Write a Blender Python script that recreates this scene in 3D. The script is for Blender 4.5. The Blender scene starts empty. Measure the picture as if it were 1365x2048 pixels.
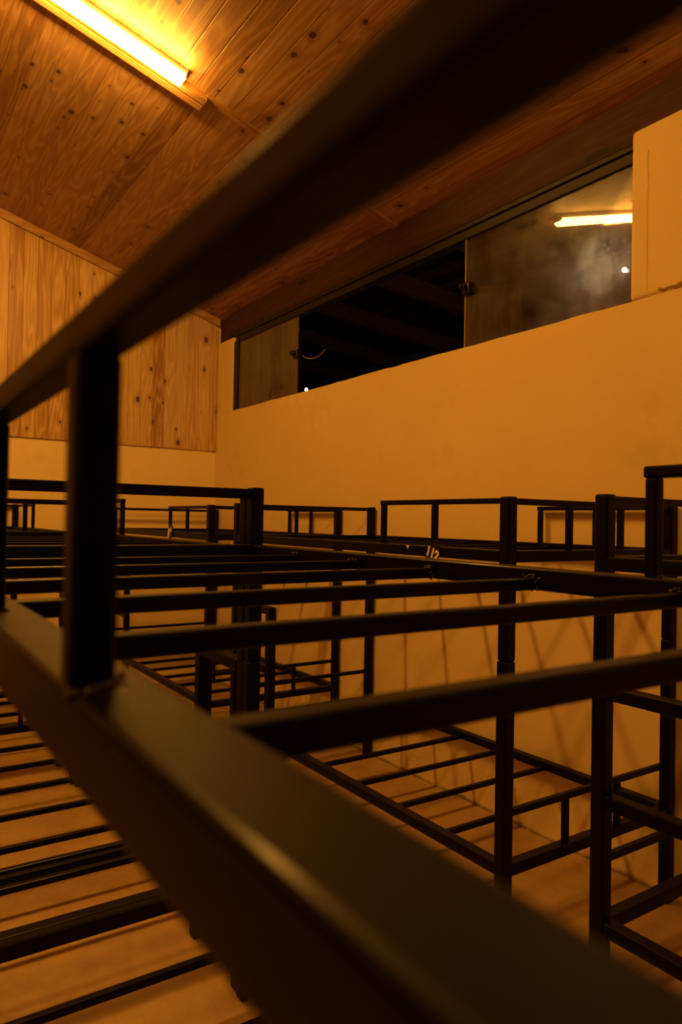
import bpy, bmesh, math, random
from mathutils import Vector, Matrix

random.seed(7)
S = 0.073                    # one layout unit = distance from the lens down to the nearest bed rail
FZ = 18.8                    # lens height above the floor, in units
sc = bpy.context.scene
col = sc.collection
XW, YB = 34.4, 78.2          # plaster wall plane and back wall plane (units)

# ------------------------------------------------------------------ materials
def mat(name):
    m = bpy.data.materials.new(name); m.use_nodes = True
    nt = m.node_tree; nt.nodes.clear()
    return m, nt
class NT:
    def __init__(s, nt): s.nt = nt
    def n(s, t, **k):
        nd = s.nt.nodes.new(t)
        for a, b in k.items(): setattr(nd, a, b)
        return nd
    def l(s, a, b): s.nt.links.new(a, b)
    def math(s, op, a, b=None, c=None, clamp=False):
        nd = s.n('ShaderNodeMath', operation=op); nd.use_clamp = clamp
        for i, v in enumerate((a, b, c)):
            if v is None: continue
            if isinstance(v, (int, float)): nd.inputs[i].default_value = v
            else: s.l(v, nd.inputs[i])
        return nd.outputs[0]
    def noise(s, vec, scale, detail=3, rough=.5, dist=0):
        nd = s.n('ShaderNodeTexNoise'); nd.inputs['Scale'].default_value = scale
        nd.inputs['Detail'].default_value = detail; nd.inputs['Roughness'].default_value = rough
        nd.inputs['Distortion'].default_value = dist
        s.l(vec, nd.inputs['Vector']); return nd.outputs['Fac']
    def comb(s, x, y, z):
        nd = s.n('ShaderNodeCombineXYZ')
        for i, v in enumerate((x, y, z)):
            if isinstance(v, (int, float)): nd.inputs[i].default_value = v
            else: s.l(v, nd.inputs[i])
        return nd.outputs[0]
    def ramp(s, f, stops):
        nd = s.n('ShaderNodeValToRGB'); e = nd.color_ramp.elements
        while len(e) < len(stops): e.new(.5)
        for i, (p, c) in enumerate(stops):
            e[i].position = p; e[i].color = (*c, 1) if len(c) == 3 else c
        s.l(f, nd.inputs[0]); return nd.outputs[0]
    def mix(s, f, a, b, mode='MIX'):
        nd = s.n('ShaderNodeMix', data_type='RGBA', blend_type=mode)
        for sock, v in ((nd.inputs[0], f), (nd.inputs[6], a), (nd.inputs[7], b)):
            if isinstance(v, (int, float)): sock.default_value = v
            elif isinstance(v, tuple): sock.default_value = (*v, 1)
            else: s.l(v, sock)
        return nd.outputs[2]
    def bsdf(s, colr, rough=.5, bump=None, bstr=.3, bdist=.01, metal=0, spec=None, ior=None):
        p = s.n('ShaderNodeBsdfPrincipled'); o = s.n('ShaderNodeOutputMaterial')
        if isinstance(colr, tuple): p.inputs['Base Color'].default_value = (*colr, 1)
        else: s.l(colr, p.inputs['Base Color'])
        if isinstance(rough, (int, float)): p.inputs['Roughness'].default_value = rough
        else: s.l(rough, p.inputs['Roughness'])
        p.inputs['Metallic'].default_value = metal
        if ior: p.inputs['IOR'].default_value = ior
        if spec is not None: p.inputs['Specular IOR Level'].default_value = spec
        if bump is not None:
            b = s.n('ShaderNodeBump'); b.inputs['Strength'].default_value = bstr
            b.inputs['Distance'].default_value = bdist
            s.l(bump, b.inputs['Height']); s.l(b.outputs[0], p.inputs['Normal'])
        s.l(p.outputs[0], o.inputs[0]); return p
    def pos(s):
        g = s.n('ShaderNodeNewGeometry'); x = s.n('ShaderNodeSeparateXYZ')
        s.l(g.outputs['Position'], x.inputs[0])
        return g.outputs['Position'], x.outputs[0], x.outputs[1], x.outputs[2]

def wood(name, across, along, plank, light, mid, dark, rough=.45, off=0.0, knotd=.30, cut=None, ring=1.0):
    m, nt = mat(name); N = NT(nt); P, x, y, z = N.pos(); ax = dict(x=x, y=y, z=z)
    u = N.math('ADD', ax[across], 50 + off); v = ax[along]
    if cut:                                     # boards butt-joined on a line across the ceiling
        axis, at = cut
        side = N.math('GREATER_THAN', ax[axis], at)
        u = N.math('ADD', u, N.math('MULTIPLY', side, plank * 7.37))
    q = N.math('DIVIDE', u, plank); pid = N.math('FLOOR', q); fr = N.math('SUBTRACT', q, pid)
    wn = N.n('ShaderNodeTexWhiteNoise', noise_dimensions='1D'); N.l(pid, wn.inputs['W']); r = wn.outputs['Value']
    vs = N.math('ADD', v, N.math('MULTIPLY', r, 37.0))
    # cathedral grain: contour lines of a stretched noise
    gv = N.comb(N.math('MULTIPLY', u, 9.0), N.math('MULTIPLY', vs, .85), N.math('MULTIPLY', r, 19.0))
    big = N.noise(gv, 1.0, 2, .45, .35)
    rings = N.math('FRACT', N.math('MULTIPLY', big, 11.0))
    rings = N.math('POWER', N.math('ABSOLUTE', N.math('SUBTRACT', N.math('MULTIPLY', rings, 2), 1)), 2.0)
    fine = N.noise(N.comb(N.math('MULTIPLY', u, 160), N.math('MULTIPLY', vs, 3.0), r), 1.0, 3, .6)
    tone = N.math('MULTIPLY_ADD', rings, .36 * ring, N.math('MULTIPLY_ADD', fine, .42, N.math('MULTIPLY_ADD', r, .38, -.12)))
    c = N.ramp(tone, [(.05, dark), (.45, mid), (.85, light)])
    # knots
    kv = N.comb(N.math('DIVIDE', u, .115), N.math('DIVIDE', vs, knotd*.62), r)
    kn = N.n('ShaderNodeTexNoise'); kn.inputs['Scale'].default_value = 3.0; N.l(kv, kn.inputs['Vector'])
    kv2 = N.n('ShaderNodeVectorMath', operation='MULTIPLY_ADD'); N.l(kn.outputs['Color'], kv2.inputs[0])
    kv2.inputs[1].default_value = (.10, .04, 0); N.l(kv, kv2.inputs[2])
    vo = N.n('ShaderNodeTexVoronoi', voronoi_dimensions='2D'); vo.inputs['Scale'].default_value = 1.0
    N.l(kv2.outputs[0], vo.inputs['Vector'])
    sep = N.n('ShaderNodeSeparateColor'); N.l(vo.outputs['Color'], sep.inputs[0])
    size = N.math('MULTIPLY', N.math('SUBTRACT', sep.outputs[0], .58, clamp=True), .40)
    # anisotropic distance: convert back so the knots stay roundish
    d = vo.outputs['Distance']
    kf = N.math('SUBTRACT', size, d); kf = N.math('MULTIPLY', kf, 22, clamp=True)
    halo = N.math('MULTIPLY', N.math('SUBTRACT', N.math('MULTIPLY', size, 2.6), d), 8, clamp=True)
    c = N.mix(N.math('MULTIPLY', halo, .35), c, dark)
    c = N.mix(N.math('MULTIPLY', kf, .9), c, (dark[0]*.18, dark[1]*.12, dark[2]*.10))
    gsoft = N.math('MULTIPLY_ADD', side, -.38, .65) if cut else .5
    edge = N.math('ABSOLUTE', N.math('SUBTRACT', fr, .5))
    gr = N.math('MULTIPLY', N.math('SUBTRACT', edge, .468), 40, clamp=True)
    c = N.mix(N.math('MULTIPLY', gr, gsoft), c, (dark[0]*.35, dark[1]*.3, dark[2]*.3))
    h = N.math('SUBTRACT', N.math('MULTIPLY', fine, .12), gr)
    N.bsdf(c, rough, h, .5, .004)
    return m

def simple(name, c, rough=.5, metal=0, bump=0, scale=200, spec=None):
    m, nt = mat(name); N = NT(nt); P, x, y, z = N.pos()
    n = N.noise(P, scale, 3)
    colr = N.mix(n, tuple(v*.8 for v in c), tuple(min(1, v*1.2) for v in c))
    N.bsdf(colr, rough, n if bump else None, bump, .002, metal, spec)
    return m

def emit(name, c, st):
    m, nt = mat(name); N = NT(nt)
    e = N.n('ShaderNodeEmission'); e.inputs[0].default_value = (*c, 1); e.inputs[1].default_value = st
    o = N.n('ShaderNodeOutputMaterial'); N.l(e.outputs[0], o.inputs[0]); return m

LIGHT = (1.0, .42, .052)
M = {}
def paint():
    m, nt = mat('black_paint'); N = NT(nt); P, x, y, z = N.pos()
    n = N.noise(P, 900, 2); b = N.noise(P, 25, 3)
    r = N.math('MULTIPLY_ADD', b, .10, .43)
    p = N.bsdf(N.mix(b, (.0010, .0008, .0007), (.0022, .0018, .0015)), r, n, .06, .001, 0, None, 1.23)
    p.inputs['Coat Weight'].default_value = .11; p.inputs['Coat Roughness'].default_value = .17
    return m
M['steel'] = paint()
M['weld'] = simple('weld_metal', (.03, .024, .019), .18, .35, .6, 350)
M['ceil'] = wood('ceiling_boards', 'x', 'y', .099, (.58, .41, .25), (.43, .26, .125), (.20, .092, .032), .40, cut=('y', 45.0*S), knotd=.26)
M['clad'] = wood('wall_boards', 'x', 'z', .099, (.70, .53, .28), (.58, .385, .17), (.33, .16, .05), .42, off=.03, knotd=.30)
M['batten'] = wood('batten_wood', 'y', 'x', .30, (.62, .42, .21), (.5, .31, .14), (.32, .17, .06), .45, off=.11, knotd=2)
M['trimw'] = wood('trim_wood', 'z', 'x', .9, (.62, .42, .21), (.5, .31, .14), (.32, .17, .06), .45, off=.11, knotd=.5)
M['dboard'] = wood('dark_wall_boards', 'z', 'y', .099, (.08, .045, .021), (.058, .030, .014), (.03, .014, .006), .75, knotd=.4)
M['beam'] = wood('beam_wood', 'z', 'y', .9, (.085, .030, .012), (.058, .019, .0075), (.03, .009, .0035), .75, off=.2, knotd=.7)

def plaster():
    m, nt = mat('cream_plaster'); N = NT(nt); P, x, y, z = N.pos()
    a = N.noise(P, 1.6, 5, .6); b = N.noise(P, 7, 4, .6); f = N.noise(P, 120, 3)
    c = N.mix(N.math('MULTIPLY_ADD', a, 1.6, -.3, clamp=True), (.80, .65, .33), (.88, .74, .41))
    st = N.math('MULTIPLY', N.math('SUBTRACT', N.math('MULTIPLY', a, b), .31), 7, clamp=True)
    c = N.mix(N.math('MULTIPLY', st, .22), c, (.42, .30, .12))
    # small specks
    vo = N.n('ShaderNodeTexVoronoi'); vo.inputs['Scale'].default_value = 4.0; N.l(P, vo.inputs['Vector'])
    sp = N.math('MULTIPLY', N.math('SUBTRACT', .028, vo.outputs['Distance']), 80, clamp=True)
    c = N.mix(N.math('MULTIPLY', sp, .45), c, (.25, .16, .06))
    # grime and flaked paint along the foot of the wall
    zz = N.math('MULTIPLY_ADD', b, -.06, z)
    low = N.math('MULTIPLY', N.math('SUBTRACT', -.008, zz), 60, clamp=True)
    c = N.mix(N.math('MULTIPLY', low, .75), c, (.10, .07, .035))
    pz = N.math('MULTIPLY', N.math('SUBTRACT', N.noise(P, 14, 2), .60), 18, clamp=True)
    pz = N.math('MULTIPLY', pz, N.math('MULTIPLY', N.math('SUBTRACT', .36, z), 8, clamp=True))
    c = N.mix(N.math('MULTIPLY', pz, .5), c, (.88, .76, .50))
    # hairline crack down the pier right of the window, and the patched hole below it
    if True:
        cy = N.math('MULTIPLY_ADD', N.math('SUBTRACT', N.noise(P, 18, 3), .5), .012, N.math('SUBTRACT', y, 22.43*S))
        cr = N.math('MULTIPLY', N.math('SUBTRACT', .0045, N.math('ABSOLUTE', cy)), 400, clamp=True)
        zr = N.math('MULTIPLY', N.math('GREATER_THAN', z, (FZ+12.5)*S), N.math('LESS_THAN', z, (FZ+20.0)*S))
        cr = N.math('MULTIPLY', N.math('MULTIPLY', cr, zr), N.math('MULTIPLY_ADD', b, .9, .0))
        c = N.mix(cr, c, (.30, .19, .07))
        cz = N.math('MULTIPLY_ADD', N.math('SUBTRACT', N.noise(P, 30, 3), .5), .045, N.math('SUBTRACT', z, (FZ+12.35)*S))
        hz = N.math('MULTIPLY', N.math('SUBTRACT', .010, N.math('ABSOLUTE', cz)), 200, clamp=True)
        yr = N.math('MULTIPLY', N.math('LESS_THAN', y, 22.5*S), N.math('GREATER_THAN', y, 18*S))
        hz = N.math('MULTIPLY', N.math('MULTIPLY', hz, yr), N.math('MULTIPLY', N.math('SUBTRACT', b, .45), 9, clamp=True))
        c = N.mix(N.math('MULTIPLY', hz, .8), c, (.22, .11, .03))
    h = N.math('MULTIPLY_ADD', b, .7, N.math('MULTIPLY', f, .18))
    h = N.math('MULTIPLY_ADD', pz, .6, h)
    N.bsdf(c, .75, h, .35, .006)
    return m
M['plaster'] = plaster()

def cement():
    m, nt = mat('cement_floor'); N = NT(nt); P, x, y, z = N.pos()
    a = N.noise(P, 2.2, 5, .6); b = N.noise(P, 11, 4, .65); f = N.noise(P, 90, 3)
    c = N.ramp(N.math('MULTIPLY_ADD', b, .4, N.math('MULTIPLY', a, .6)), [(.30, (.31, .205, .095)), (.5, (.44, .30, .145)), (.7, (.52, .37, .19))])
    # long scratches running with the room
    lv = N.comb(N.math('MULTIPLY', x, 9.0), N.math('MULTIPLY', y, .22), 0.0)
    vo = N.n('ShaderNodeTexVoronoi', feature='DISTANCE_TO_EDGE', voronoi_dimensions='2D'); vo.inputs['Scale'].default_value = 1.0
    N.l(lv, vo.inputs['Vector'])
    ln = N.math('MULTIPLY', N.math('SUBTRACT', .010, vo.outputs['Distance']), 50, clamp=True)
    ln = N.math('MULTIPLY', ln, N.math('MULTIPLY', N.math('SUBTRACT', b, .42), 6, clamp=True))
    c = N.mix(N.math('MULTIPLY', ln, .45), c, (.15, .09, .035))
    N.bsdf(c, N.math('MULTIPLY_ADD', a, .2, .42), N.math('MULTIPLY_ADD', f, .3, b), .15, .004)
    return m
M['floor'] = cement()
M['alu'] = simple('dark_window_frame', (.010, .008, .007), .6, 0)
M['knob'] = simple('dark_lock', (.02, .016, .013), .35, .5)
M['housing'] = simple('white_lamp_housing', (.75, .73, .68), .5)
M['tube'] = emit('lit_tube', LIGHT, 95.0)
M['bulb'] = emit('lit_bulb', (1.0, .72, .42), 1000.0)
M['bulb2'] = emit('lit_small_bulb', (1.0, .75, .5), 6.0)
M['tag'] = simple('black_tag_plastic', (.012, .011, .010), .4)
M['white'] = simple('white_print', (.85, .80, .70), .6)
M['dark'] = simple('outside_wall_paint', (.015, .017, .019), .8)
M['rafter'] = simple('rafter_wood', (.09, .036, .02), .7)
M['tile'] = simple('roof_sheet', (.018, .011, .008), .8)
M['cable'] = simple('pale_cable', (.45, .40, .33), .6)

def glass(name, dirt):
    m, nt = mat(name); N = NT(nt); P, x, y, z = N.pos()
    tr = N.n('ShaderNodeBsdfTransparent'); tr.inputs[0].default_value = (.80, .78, .74, 1)
    gl = N.n('ShaderNodeBsdfGlossy'); gl.inputs['Roughness'].default_value = .015
    fr = N.n('ShaderNodeFresnel'); fr.inputs[0].default_value = 1.5
    boost = N.math('MULTIPLY_ADD', fr.outputs[0], 1.9, .0, clamp=True)
    mx = N.n('ShaderNodeMixShader'); N.l(boost, mx.inputs[0]); N.l(tr.outputs[0], mx.inputs[1]); N.l(gl.outputs[0], mx.inputs[2])
    out = mx
    if dirt:
        a = N.noise(P, 7, 4, .65); st = N.noise(N.comb(0.0, N.math('MULTIPLY', y, 55), N.math('MULTIPLY', z, 5)), 1, 3)
        d = N.math('MULTIPLY', N.math('MULTIPLY_ADD', a, 1.6, -.35, clamp=True), N.math('MULTIPLY_ADD', st, .8, .45))
        vo = N.n('ShaderNodeTexVoronoi'); vo.inputs['Scale'].default_value = 26; N.l(P, vo.inputs['Vector'])
        sp = N.math('MULTIPLY', N.math('SUBTRACT', .11, vo.outputs['Distance']), 30, clamp=True)
        df = N.n('ShaderNodeBsdfDiffuse'); df.inputs[0].default_value = (.55, .50, .42, 1)
        tl = N.n('ShaderNodeBsdfGlossy'); tl.inputs['Roughness'].default_value = .34; tl.inputs[0].default_value = (.9, .85, .8, 1)
        rf = N.n('ShaderNodeBsdfTranslucent'); rf.inputs[0].default_value = (.8, .78, .74, 1)
        m1 = N.n('ShaderNodeMixShader'); m1.inputs[0].default_value = .62; N.l(df.outputs[0], m1.inputs[1]); N.l(tl.outputs[0], m1.inputs[2])
        m2 = N.n('ShaderNodeMixShader'); m2.inputs[0].default_value = .5; N.l(m1.outputs[0], m2.inputs[1]); N.l(rf.outputs[0], m2.inputs[2])
        f = N.math('MULTIPLY_ADD', d, dirt, N.math('MULTIPLY', sp, .10), clamp=True)
        m3 = N.n('ShaderNodeMixShader'); N.l(f, m3.inputs[0]); N.l(mx.outputs[0], m3.inputs[1]); N.l(m2.outputs[0], m3.inputs[2])
        out = m3
    o = N.n('ShaderNodeOutputMaterial'); N.l(out.outputs[0], o.inputs[0])
    return m
M['glass'] = glass('clear_glass', .10)
M['dusty'] = glass('dusty_glass', .09)

# ------------------------------------------------------------------ mesh helpers (coordinates in units)
def box(bm, x0, x1, y0, y1, z0, z1, bev=0, seg=2):
    r = bmesh.ops.create_cube(bm, size=1)
    for v in r['verts']:
        v.co = Vector(((x0 if v.co.x < 0 else x1), (y0 if v.co.y < 0 else y1), (z0 if v.co.z < 0 else z1))) * S
    if bev:
        es = list({e for v in r['verts'] for e in v.link_edges})
        bmesh.ops.bevel(bm, geom=es, offset=bev*S, segments=seg, affect='EDGES', profile=.5)
def B(*a, bev=0, seg=2):
    bm = bmesh.new(); box(bm, *a, bev=bev, seg=seg); return bm
def hexa(bm, pts):
    vs = [bm.verts.new(Vector(p)*S) for p in pts]
    for f in ((0,3,2,1),(4,5,6,7),(0,1,5,4),(1,2,6,5),(2,3,7,6),(3,0,4,7)): bm.faces.new([vs[i] for i in f])
def tube(bm, pts, r, seg=8):
    rings = []
    for i, p in enumerate(pts):
        p = Vector(p); d = (Vector(pts[min(i+1, len(pts)-1)]) - Vector(pts[max(i-1, 0)])).normalized()
        u = d.orthogonal().normalized(); w = d.cross(u)
        rings.append([bm.verts.new((p + (u*math.cos(t)+w*math.sin(t))*r)*S) for t in [2*math.pi*k/seg for k in range(seg)]])
    for a, b in zip(rings, rings[1:]):
        for k in range(seg): bm.faces.new((a[k], a[(k+1) % seg], b[(k+1) % seg], b[k]))
    bm.faces.new(rings[0][::-1]); bm.faces.new(rings[-1])
def mesh(name, bm, m, smooth=False):
    bmesh.ops.recalc_face_normals(bm, faces=bm.faces)
    me = bpy.data.meshes.new(name); bm.to_mesh(me); bm.free(); me.materials.append(m)
    if smooth:
        for p in me.polygons: p.use_smooth = True
    return me
def obj(name, bm, m, parent=None, loc=(0, 0, 0), smooth=False):
    me = bm if isinstance(bm, bpy.types.Mesh) else mesh(name, bm, m, smooth)
    o = bpy.data.objects.new(name, me); col.objects.link(o)
    o.location = Vector(loc)*S
    if parent: o.parent = parent
    return o
def empty(name, loc=(0, 0, 0), rz=0):
    o = bpy.data.objects.new(name, None); col.objects.link(o)
    o.location = Vector(loc)*S; o.rotation_euler.z = rz; o.empty_display_size = .1
    return o
def tag(o, label=None, cat=None, group=None, kind=None):
    if label: o['label'] = label
    if cat: o['category'] = cat
    if group: o['group'] = group
    if kind: o['kind'] = kind
    return o
def struct(name, bm, m, parent=None):
    o = obj(name, bm, m, parent)
    if not parent: o['kind'] = 'structure'
    return o
def copy_tree(o, parent=None):
    c = o.copy(); col.objects.link(c)
    if parent:
        c.parent = parent; c.matrix_parent_inverse = o.matrix_parent_inverse.copy()
    for ch in list(o.children): copy_tree(ch, c)
    return c

# ------------------------------------------------------------------ room
XL, YF = -16.5, -70.0        # far side and front of the dormitory
CA, CB = 33.54 + FZ, -0.293  # sloped ceiling: z = CA + CB * x
XR = -16.0                    # ridge
def cz(x): return CA + CB*x if x >= XR else CA + CB*XR + .293*(x-XR)

bm = B(XL-1, XW+1.6, YF-1, YB+1, -1.5, 0)
struct('floor', bm, M['floor'])
bm = bmesh.new()
hexa(bm, [(XR, YF-1, cz(XR)), (XW+2.4, YF-1, cz(XW+2.4)), (XW+2.4, YB+1.5, cz(XW+2.4)), (XR, YB+1.5, cz(XR)),
          (XR, YF-1, cz(XR)+.6), (XW+2.4, YF-1, cz(XW+2.4)+.6), (XW+2.4, YB+1.5, cz(XW+2.4)+.6), (XR, YB+1.5, cz(XR)+.6)])
hexa(bm, [(XL-1, YF-1, cz(XL-1)), (XR, YF-1, cz(XR)), (XR, YB+1.5, cz(XR)), (XL-1, YB+1.5, cz(XL-1)),
          (XL-1, YF-1, cz(XL-1)+.6), (XR, YF-1, cz(XR)+.6), (XR, YB+1.5, cz(XR)+.6), (XL-1, YB+1.5, cz(XL-1)+.6)])
struct('ceiling', bm, M['ceil'])

# right plaster wall with the long window opening
SILL, WT = FZ+12.15, FZ+20.85
bm = bmesh.new()
def uneven(bm, y0, y1, n, x0, x1, z0, zt, amp):
    ys = [y0 + (y1-y0)*i/n for i in range(n+1)]
    zs = [zt + random.uniform(-amp, amp) for _ in ys]
    for i in range(n):
        a, b = ys[i], ys[i+1]
        hexa(bm, [(x0, a, z0), (x1, a, z0), (x1, b, z0), (x0, b, z0), (x0, a, zs[i]), (x1, a, zs[i]), (x1, b, zs[i+1]), (x0, b, zs[i+1])])
hexa(bm, [(XW, YF-1, 0), (XW+1.6, YF-1, 0), (XW+1.6, YB+1, 0), (XW, YB+1, 0), (XW, YF-1, SILL-.4), (XW+1.6, YF-1, SILL-.4), (XW+1.6, YB+1, SILL-.4), (XW, YB+1, SILL-.4)])
uneven(bm, YF-1, YB+1, 150, XW, XW+1.6, SILL-.4, SILL, .035)
struct('wall_right', bm, M['plaster'])
# the pier right of the opening and the pale stub left of it
bm = B(XW-.06, XW+1.6, YF-1, 23.5, SILL-.02, FZ+21.45, bev=.30, seg=4)
struct('wall_right_pier', bm, M['plaster']).name = 'trim_1'
bm = B(XW+.02, XW+1.6, 73.75, YB+1, SILL-.02, FZ+20.5, bev=.08)
struct('trim_2', bm, M['plaster'])
# timber beam along the wall head
bm = B(XW+.12, XW+2.0, YF-1, 75.2, FZ+20.85, FZ+23.75, bev=.06)
struct('trim_3', bm, M['beam'])

struct('notch_shade', B(XW+.45, XW+2.0, 75.2, YB, FZ+20.3, FZ+23.75, bev=.04), M['beam'])  # dark block standing in for the shade in the notch past the beam
# window: dark top frame, dark jamb, sliding panes
win = empty('window_1', (XW+.5, 48, SILL)); win['kind'] = 'structure'
def wchild(name, bm, m, smooth=False):
    o = obj(name, bm, m, None, smooth=smooth); o.parent = win
    o.matrix_parent_inverse = Matrix.Translation(win.location).inverted(); return o
bm = bmesh.new(); box(bm, XW+.16, XW+1.2, 23.5, 73.75, FZ+20.55, FZ+20.86, bev=.03)
box(bm, XW+.34, XW+1.0, 23.5, 73.75, FZ+19.95, FZ+20.6, bev=.04); box(bm, XW+.2, XW+1.1, 23.5, 73.75, FZ+19.84, FZ+19.98, bev=.03)
wchild('top_rail', bm, M['alu'])
bm = B(XW+.12, XW+1.1, 73.1, 73.75, SILL, FZ+20.0, bev=.05); wchild('jamb', bm, M['alu'])
bm = B(XW+.36, XW+.48, 23.4, 36.62, SILL+.02, FZ+19.95); g1 = wchild('glass_pane', bm, M['dusty'])
g1['label'] = 'dusty glass pane mirroring the lit tube'
bm = B(XW+.36, XW+.48, 59.8, 73.3, SILL+.02, FZ+19.95); g2 = wchild('glass_pane', bm, M['glass'])
g2['label'] = 'clear glass pane mirroring the boarded wall'
bm = bmesh.new(); box(bm, XW+.30, XW+.54, 36.60, 36.68, SILL+.02, FZ+19.9, bev=.02)
wchild('pane_edge', bm, simple('glass_edge', (.42, .36, .24), .25))
def lock(y, z):
    bm = bmesh.new(); box(bm, XW+.0, XW+.62, y-.38, y+.38, z-.42, z+.42, bev=.1)
    tube(bm, [(XW-.32, y, z+.05), (XW+.05, y, z+.05)], .24, 14); tube(bm, [(XW-.5, y, z+.05), (XW-.30, y, z+.05)], .15, 12)
    wchild('lock', bm, M['knob'], True)
lock(36.35, FZ+16.3); lock(59.9, FZ+16.05)

# back wall: plaster dado with board cladding above
bw = struct('wall_back', B(XL-1, XW+1.6, YB, YB+1.0, 0, FZ+40), M['plaster'])
bm = bmesh.new(); X0 = XL
for a, b in ((XL, XR), (XR, XW-.25)):
    hexa(bm, [(a, YB-.25, FZ+7.9), (b, YB-.25, FZ+7.9), (b, YB+.02, FZ+7.9), (a, YB+.02, FZ+7.9),
              (a, YB-.25, cz(a)), (b, YB-.25, cz(b)), (b, YB+.02, cz(b)), (a, YB+.02, cz(a))])
struct('board_cladding', bm, M['clad'], bw)
bm = B(XW-.42, XW-.05, YB-.38, YB, FZ+7.9, FZ+22.4, bev=.03); struct('edge_strip', bm, M['clad'], bw)
bm = bmesh.new()
def slopebar(bm, xa, xb, y0, y1, h):
    hexa(bm, [(xa, y0, cz(xa)-h), (xb, y0, cz(xb)-h), (xb, y1, cz(xb)-h), (xa, y1, cz(xa)-h),
              (xa, y0, cz(xa)), (xb, y0, cz(xb)), (xb, y1, cz(xb)), (xa, y1, cz(xa))])
slopebar(bm, XR, XW+.1, YB-.62, YB-.02, .86)
struct('trim_4', bm, M['trimw'])
# ceiling battens over the board joint
bm = bmesh.new(); slopebar(bm, XR, 18.45, 44.35, 45.75, .42); struct('trim_5', bm, M['batten'])
bm = bmesh.new(); slopebar(bm, 18.45, XW+.3, 44.25, 44.95, .16); struct('trim_6', bm, M['batten'])
struct('wall_left', B(XL-1, XL, YF-1, YB+1, 0, FZ+40), M['ceil'])
struct('added_dado', B(XL, XL+.3, YF, YB, 0, FZ-1.0), M['dboard'])  # unseen dark dado, added so the near rail's left face reflects less light
struct('wall_front', B(XL-1, XW+1.6, YF-1, YF, 0, FZ+40), M['dboard'])

# ------------------------------------------------------------------ lamps
def ceiling_lamp(y, label, m=None, c0=16.75):
    th = math.atan(CB); L = 16.4
    root = empty('ceiling_light', (c0 - L/2*math.cos(th), y, cz(c0 - L/2*math.cos(th))))
    root.rotation_euler.y = -th
    tag(root, label, 'lamp')
    obj('housing', B(-L/2, L/2, -.42, .42, -.45, -.0, bev=.06), M['housing'], root)
    bm = bmesh.new(); n = 14; ring = []
    for xx in (-L/2+.25, L/2-.1):
        ring.append([bm.verts.new(Vector((xx, math.sin(t)*.46, -.42 - .62*math.cos(t) if abs(t) < 1.58 else -.42))*S)
                     for t in [-math.pi/2 + math.pi*k/n for k in range(n+1)]])
    for k in range(n): bm.faces.new((ring[0][k], ring[0][k+1], ring[1][k+1], ring[1][k]))
    bm.faces.new(ring[0]); bm.faces.new(ring[1])
    obj('diffuser', bm, m or M['tube'], root)
    obj('end_cap', B(-L/2, -L/2+.25, -.5, .5, -1.06, 0, bev=.05), M['housing'], root)
    obj('end_cap', B(L/2-.1, L/2+.02, -.46, .46, -.62, 0, bev=.03), M['housing'], root)
    return root
ceiling_lamp(43.75, 'lit white tube light on the wooden ceiling batten, upper left')
ceiling_lamp(4.0, 'second lit tube light on the ceiling above and behind the viewer', emit('lit_old_tube', LIGHT, 76.0), 9.5)

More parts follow.
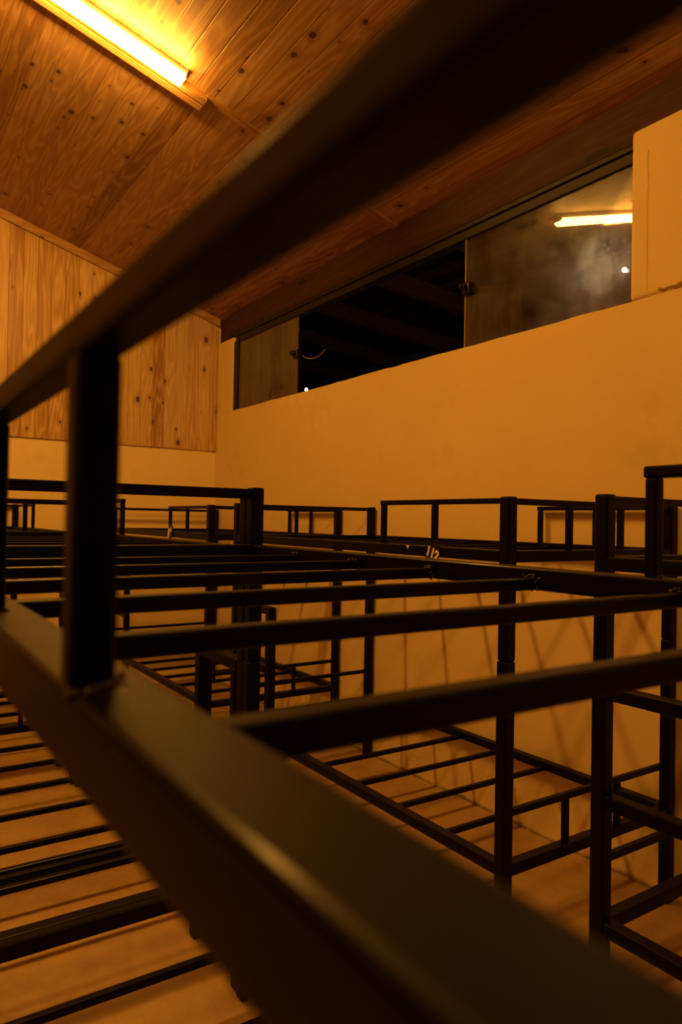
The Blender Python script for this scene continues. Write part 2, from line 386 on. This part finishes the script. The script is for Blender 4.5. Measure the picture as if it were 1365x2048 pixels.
# ------------------------------------------------------------------ bunk bed
W, L, T = 12.26, 26.1, 2.19       # width, length, guard height above the frame
P_, RH, G_ = .55, .50, .27        # corner post, frame rail depth, thin tube
ZU, ZL = FZ-1.0, FZ-1.0-12.98     # tops of the upper and the lower frame
ZJ = ZU-4.6                       # where the upper unit plugs into the lower posts
ROOT = (-W/2, -L/2)
def blob(bm, c, r, n=5):
    for _ in range(n):
        o = Vector((random.uniform(-1, 1), random.uniform(-1, 1), random.uniform(-.5, .6)))*r
        rr = r*random.uniform(.35, .75)
        q = bmesh.ops.create_icosphere(bm, subdivisions=1, radius=rr*S)
        for v in q['verts']: v.co = v.co*random.uniform(.85, 1.15) + (Vector(c)+o)*S
def make_bed():
    root = empty('bunk_bed'); ox, oy = ROOT
    def p(name, bm, m=M['steel'], par=None, smooth=False):
        o = obj(name, bm, m, par or root, smooth=smooth); return o
    def bx(x0, x1, y0, y1, z0, z1, bev=.06, bm=None, seg=2):
        bm = bm or bmesh.new(); box(bm, x0+ox, x1+ox, y0+oy, y1+oy, z0, z1, bev=bev, seg=seg); return bm
    dx = .035
    for sx in (0, 1):
        for sy in (0, 1):
            x, y = (0, W-P_)[sx], (0, L-P_)[sy]
            p('lower_post', bx(x-dx, x+P_-dx+.01, y-.02, y+P_-.01, 0, ZJ, .07))
            p('upper_post', bx(x, x+P_, y, y+P_, ZJ, ZU+T+.06, .09, seg=3))
    for z, up in ((ZL, 0), (ZU, 1)):
        for sx in (0, 1):
            x = (0, W-P_)[sx]
            p('side_rail', bx(x+.005, x+P_-.005, P_-.01, L-P_+.01, z-RH, z, .055, seg=3))
        for sy in (0, 1):
            y = (0, L-P_)[sy]
            p('cross_rail', bx(P_-.01, W-P_+.01, y+.005, y+P_-.005, z-RH, z, .055))
            hr = p('head_rail', bx(P_-.01, W-P_+.01, y+.14, y+.14+G_, z+T-G_, z+T, .045))
            if sy == 0:
                for xc in (4.15, 7.88):
                    p('spindle', bx(xc-G_/2, xc+G_/2, y+.14, y+.14+G_, z-.01, z+T-G_+.01, .04), par=hr)
        for k in range(1, 8):
            y = .63 + 3.55*k
            if y > L-P_-.3: continue
            s = p('slat', bx(P_-.02, W-P_+.02, y, y+G_, z-.22-G_, z-.22, .045))
            if up:
                bm = bmesh.new()
                for t in range(9): blob(bm, (W-P_-.07+ox, y+oy+G_*(t/8 if t < 9 else 1), z-.20), .075, 2)
                for t in range(5): blob(bm, (W-P_-.05+ox, y-.01+oy, z-.20-.07*t), .06, 2)
                p('weld_bead', bm, M['weld'], s, True)
                bm = bmesh.new()
                for t in range(7): blob(bm, (P_+.06+ox, y+oy+G_*t/6, z-.21), .05, 2)
                p('weld_bead', bm, M['weld'], s, True)
    for sx in (0, 1):                        # short side guards at the foot end of the upper bunk
        x0, x1 = ((0.0, .30), (W-.42, W-.12))[sx]
        g = p('guard_rail', bx(x0, x1, P_-.02, 8.77, ZU+T-.24, ZU+T, .05, seg=3))
        for yc in (4.57, 8.47):
            s = p('spindle', bx(x0+.01, x1-.02, yc, yc+.26, ZU-.01, ZU+T-.23, .045), par=g)
            bm = bmesh.new()
            for t in range(9): blob(bm, (x0+.02+(x1-x0-.02)*t/8+ox, yc-.02+oy, ZU+.0), random.choice((.03, .06, .075)), 2)
            for t in range(8): blob(bm, (x1-.01+ox, yc+.26*t/7+oy, ZU+.0), random.choice((.04, .06, .08)), 2)
            p('weld_bead', bm, M['weld'], s, True)
    # ladder on the aisle side at the plain end
    ly = L-5.65
    p('ladder_rung', bx(.0, P_, ly, L-P_+.01, ZU-4.62-RH, ZU-4.62, .09, seg=3))
    p('ladder_rung', bx(.0, P_, ly+P_-.01, L-P_+.01, ZU-8.5-RH, ZU-8.5, .06))
    p('ladder_post', bx(.0, P_, ly, ly+P_, 0, ZU-4.62-RH+.02, .06))
    return root
proto = make_bed()
beds = [  # x of left side, y of near end, turned, height factor, label
    (0.99, -.35, 0, 1.0, 'black steel bunk bed nearest the viewer, its guard rail crossing the picture'),
    (0.99, 25.80, 1, .995, 'black steel bunk bed standing end to end behind the nearest bunk'),
    (0.80, 51.95, 1, .992, 'black steel bunk bed at far left with its end against the back wall'),
    (22.0, -9.75, 0, .994, 'black steel bunk bed by the plaster wall at the right picture edge, ladder rungs showing'),
    (22.0, 20.45, 0, .994, 'black steel bunk bed along the plaster wall carrying the tag that reads 112'),
    (22.0, 50.85, 0, .990, 'black steel bunk bed in the far corner below the left end of the window'),
]
for i, (x, y, turn, k, lab) in enumerate(beds):
    b = proto if i == 0 else copy_tree(proto)
    b.location = Vector((x+W/2, y+L/2, 0))*S
    b.rotation_euler.z = math.pi if turn else 0
    b.scale.z = k
    if turn:                                  # these two have a narrower ladder
        for ch in b.children:
            if ch.name.startswith('ladder_post'): ch.location.y += .8*S
            elif ch.name.startswith('ladder_rung'):
                ch.scale.y = .843; ch.location.y += (1-.843)*(L/2-P_)*S
    tag(b, lab, 'bunk bed', 'black bunk beds in the dormitory')

# ------------------------------------------------------------------ number tags hanging on bed rails
def number_tag(loc, tilt, label, text, w=.78, h=1.05):
    root = empty('number_tag', loc)
    root.rotation_euler = (tilt, 0, 0)
    tag(root, label, 'tag')
    # plate in the y-z plane, facing -x
    bm = bmesh.new(); c = .16
    out = [(-w/2, -h/2+c), (-w/2+c, -h/2), (w/2-c, -h/2), (w/2, -h/2+c), (w/2, h/2-.30), (w/2-.24, h/2), (-w/2+.24, h/2), (-w/2, h/2-.30)]
    a = [bm.verts.new(Vector((-.05, y, z))*S) for y, z in out]; b = [bm.verts.new(Vector((.03, y, z))*S) for y, z in out]
    bm.faces.new(a); bm.faces.new(b[::-1])
    for i in range(8): bm.faces.new((a[i], a[(i+1) % 8], b[(i+1) % 8], b[i]))
    obj('plate', bm, M['tag'], root)
    bm = bmesh.new(); tube(bm, [(-.02 + .10*math.sin(t)*0, .13*math.cos(t), h/2-.02+.16*math.sin(t)) for t in [math.pi*k/10 for k in range(11)]], .035, 8)
    obj('hanging_loop', bm, M['weld'], root, smooth=True)
    cu = bpy.data.curves.new('number', 'FONT'); cu.body = text; cu.size = .60*S; cu.align_x = 'CENTER'; cu.align_y = 'CENTER'
    cu.offset = .032*S; cu.extrude = .004*S; cu.space_character = 1.0
    tmp = bpy.data.objects.new('number', cu); col.objects.link(tmp)
    bpy.context.view_layer.update()
    me = bpy.data.meshes.new_from_object(tmp.evaluated_get(bpy.context.evaluated_depsgraph_get()))
    bpy.data.objects.remove(tmp); me.materials.clear(); me.materials.append(M['white'])
    o = bpy.data.objects.new('number', me); col.objects.link(o); o.parent = root
    # text x -> -y, text y -> z, normal -> -x
    o.matrix_local = Matrix(((0, 0, -1, -.062*S), (-1, 0, 0, 0), (0, 1, 0, 0.02*S), (0, 0, 0, 1)))
    return root
number_tag((21.96, 25.02, FZ-1.46), .33, 'black tag with white number 112 hanging on a bed side rail', '112')
def blank_tag():
    root = empty('number_tag', (21.96, 58.9, FZ-1.20)); root.rotation_euler = (.25, 0, 0)
    tag(root, 'small black tag with pale marking hanging on the far corner bed', 'tag')
    obj('plate', B(-.05, .03, -.5, .42, -.62, .62, bev=.03), M['tag'], root)
    bm = bmesh.new(); box(bm, -.075, -.045, .02, .40, -.55, .22, bev=.01); box(bm, -.075, -.045, -.34, -.10, .05, .42, bev=.01)
    obj('marking', bm, M['white'], root)
blank_tag()
# torn scrap of white paper on the rail of the tagged bed
bm = bmesh.new()
a = [(0, .13, .0), (0, -.11, .01), (0, -.01, -.17)]
va = [bm.verts.new(Vector((-.02, y, z))*S) for _, y, z in a]; vb = [bm.verts.new(Vector((.0, y, z))*S) for _, y, z in a]
bm.faces.new(va); bm.faces.new(vb[::-1])
for i in range(3): bm.faces.new((va[i], va[(i+1) % 3], vb[(i+1) % 3], vb[i]))
o = obj('paper_scrap', bm, M['white'], None, (21.99, 26.9, FZ-1.13))
tag(o, 'tiny white paper scrap on the bed rail left of the 112 tag', 'paper')

# ------------------------------------------------------------------ outside the window
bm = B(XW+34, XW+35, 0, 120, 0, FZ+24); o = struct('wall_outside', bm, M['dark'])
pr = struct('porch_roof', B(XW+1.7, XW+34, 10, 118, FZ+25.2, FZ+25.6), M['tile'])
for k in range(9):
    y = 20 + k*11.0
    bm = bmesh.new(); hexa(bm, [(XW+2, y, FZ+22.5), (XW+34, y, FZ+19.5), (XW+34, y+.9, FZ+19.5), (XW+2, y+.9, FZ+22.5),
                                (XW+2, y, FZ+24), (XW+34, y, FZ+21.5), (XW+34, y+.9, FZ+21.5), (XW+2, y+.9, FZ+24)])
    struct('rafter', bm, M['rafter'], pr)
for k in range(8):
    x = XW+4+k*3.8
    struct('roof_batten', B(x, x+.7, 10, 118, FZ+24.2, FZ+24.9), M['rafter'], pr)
def bulb(loc, r, m, label):
    root = empty('light_bulb', loc); tag(root, label, 'lamp')
    bm = bmesh.new(); bmesh.ops.create_uvsphere(bm, u_segments=16, v_segments=10, radius=r*S); obj('globe', bm, m, root, smooth=True)
    bm = bmesh.new(); tube(bm, [(0, 0, r*.8), (0, 0, r*2.0)], r*.55, 12); obj('socket', bm, M['knob'], root)
bulb((36.9, 25.55, FZ+15.03), .13, M['bulb'], 'bright bulb outside the dusty pane near the plaster pier')
bulb((40.0, 66.85, FZ+14.25), .17, M['bulb2'], 'small lit bulb low in the dark window opening')
bm = bmesh.new(); tube(bm, [(XW+.75, 59.62-4.1*t, FZ+15.30+.55*(2*t-1.1)**2) for t in [k/14 for k in range(15)]], .035, 6)
tag(obj('cable', bm, M['cable'], smooth=True), 'thin pale cable sagging from the dark lock of the left window pane', 'cable')

# ------------------------------------------------------------------ world, camera, view
w = bpy.data.worlds.new('night'); sc.world = w; w.use_nodes = True
w.node_tree.nodes['Background'].inputs[0].default_value = (.02, .03, .05, 1)
w.node_tree.nodes['Background'].inputs[1].default_value = .02

cam = bpy.data.cameras.new('camera'); co = bpy.data.objects.new('camera', cam); col.objects.link(co)
yaw, pitch, roll, f = .590949, .0122473, -.0179861, 1428.63
cy, sy = math.cos(yaw), math.sin(yaw)
fwd = Vector((sy*math.cos(pitch), cy*math.cos(pitch), math.sin(pitch)))
right = Vector((cy, -sy, 0)); down = fwd.cross(right)
r = right*math.cos(roll) + down*math.sin(roll); d = -right*math.sin(roll) + down*math.cos(roll)
mw = Matrix.Identity(4)
for i in range(3): mw[i][0] = r[i]; mw[i][1] = -d[i]; mw[i][2] = -fwd[i]
mw.translation = Vector((0, 0, FZ*S)); co.matrix_world = mw
cam.sensor_fit = 'VERTICAL'; cam.sensor_height = 36.0; cam.sensor_width = 24.0; cam.lens = 36.0*f/2048
cam.clip_start = .01; cam.clip_end = 100
cam.dof.use_dof = True; cam.dof.focus_distance = 2.0; cam.dof.aperture_fstop = 6.0
sc.camera = co
sc.view_settings.view_transform = 'Standard'; sc.view_settings.look = 'None'
sc.view_settings.gamma = 1; sc.view_settings.use_curve_mapping = False
sc.view_settings.exposure = 1.10
sc.cycles.max_bounces = 8; sc.cycles.diffuse_bounces = 5; sc.cycles.glossy_bounces = 4
sc.cycles.transparent_max_bounces = 12
sc.cycles.sample_clamp_indirect = 6.0
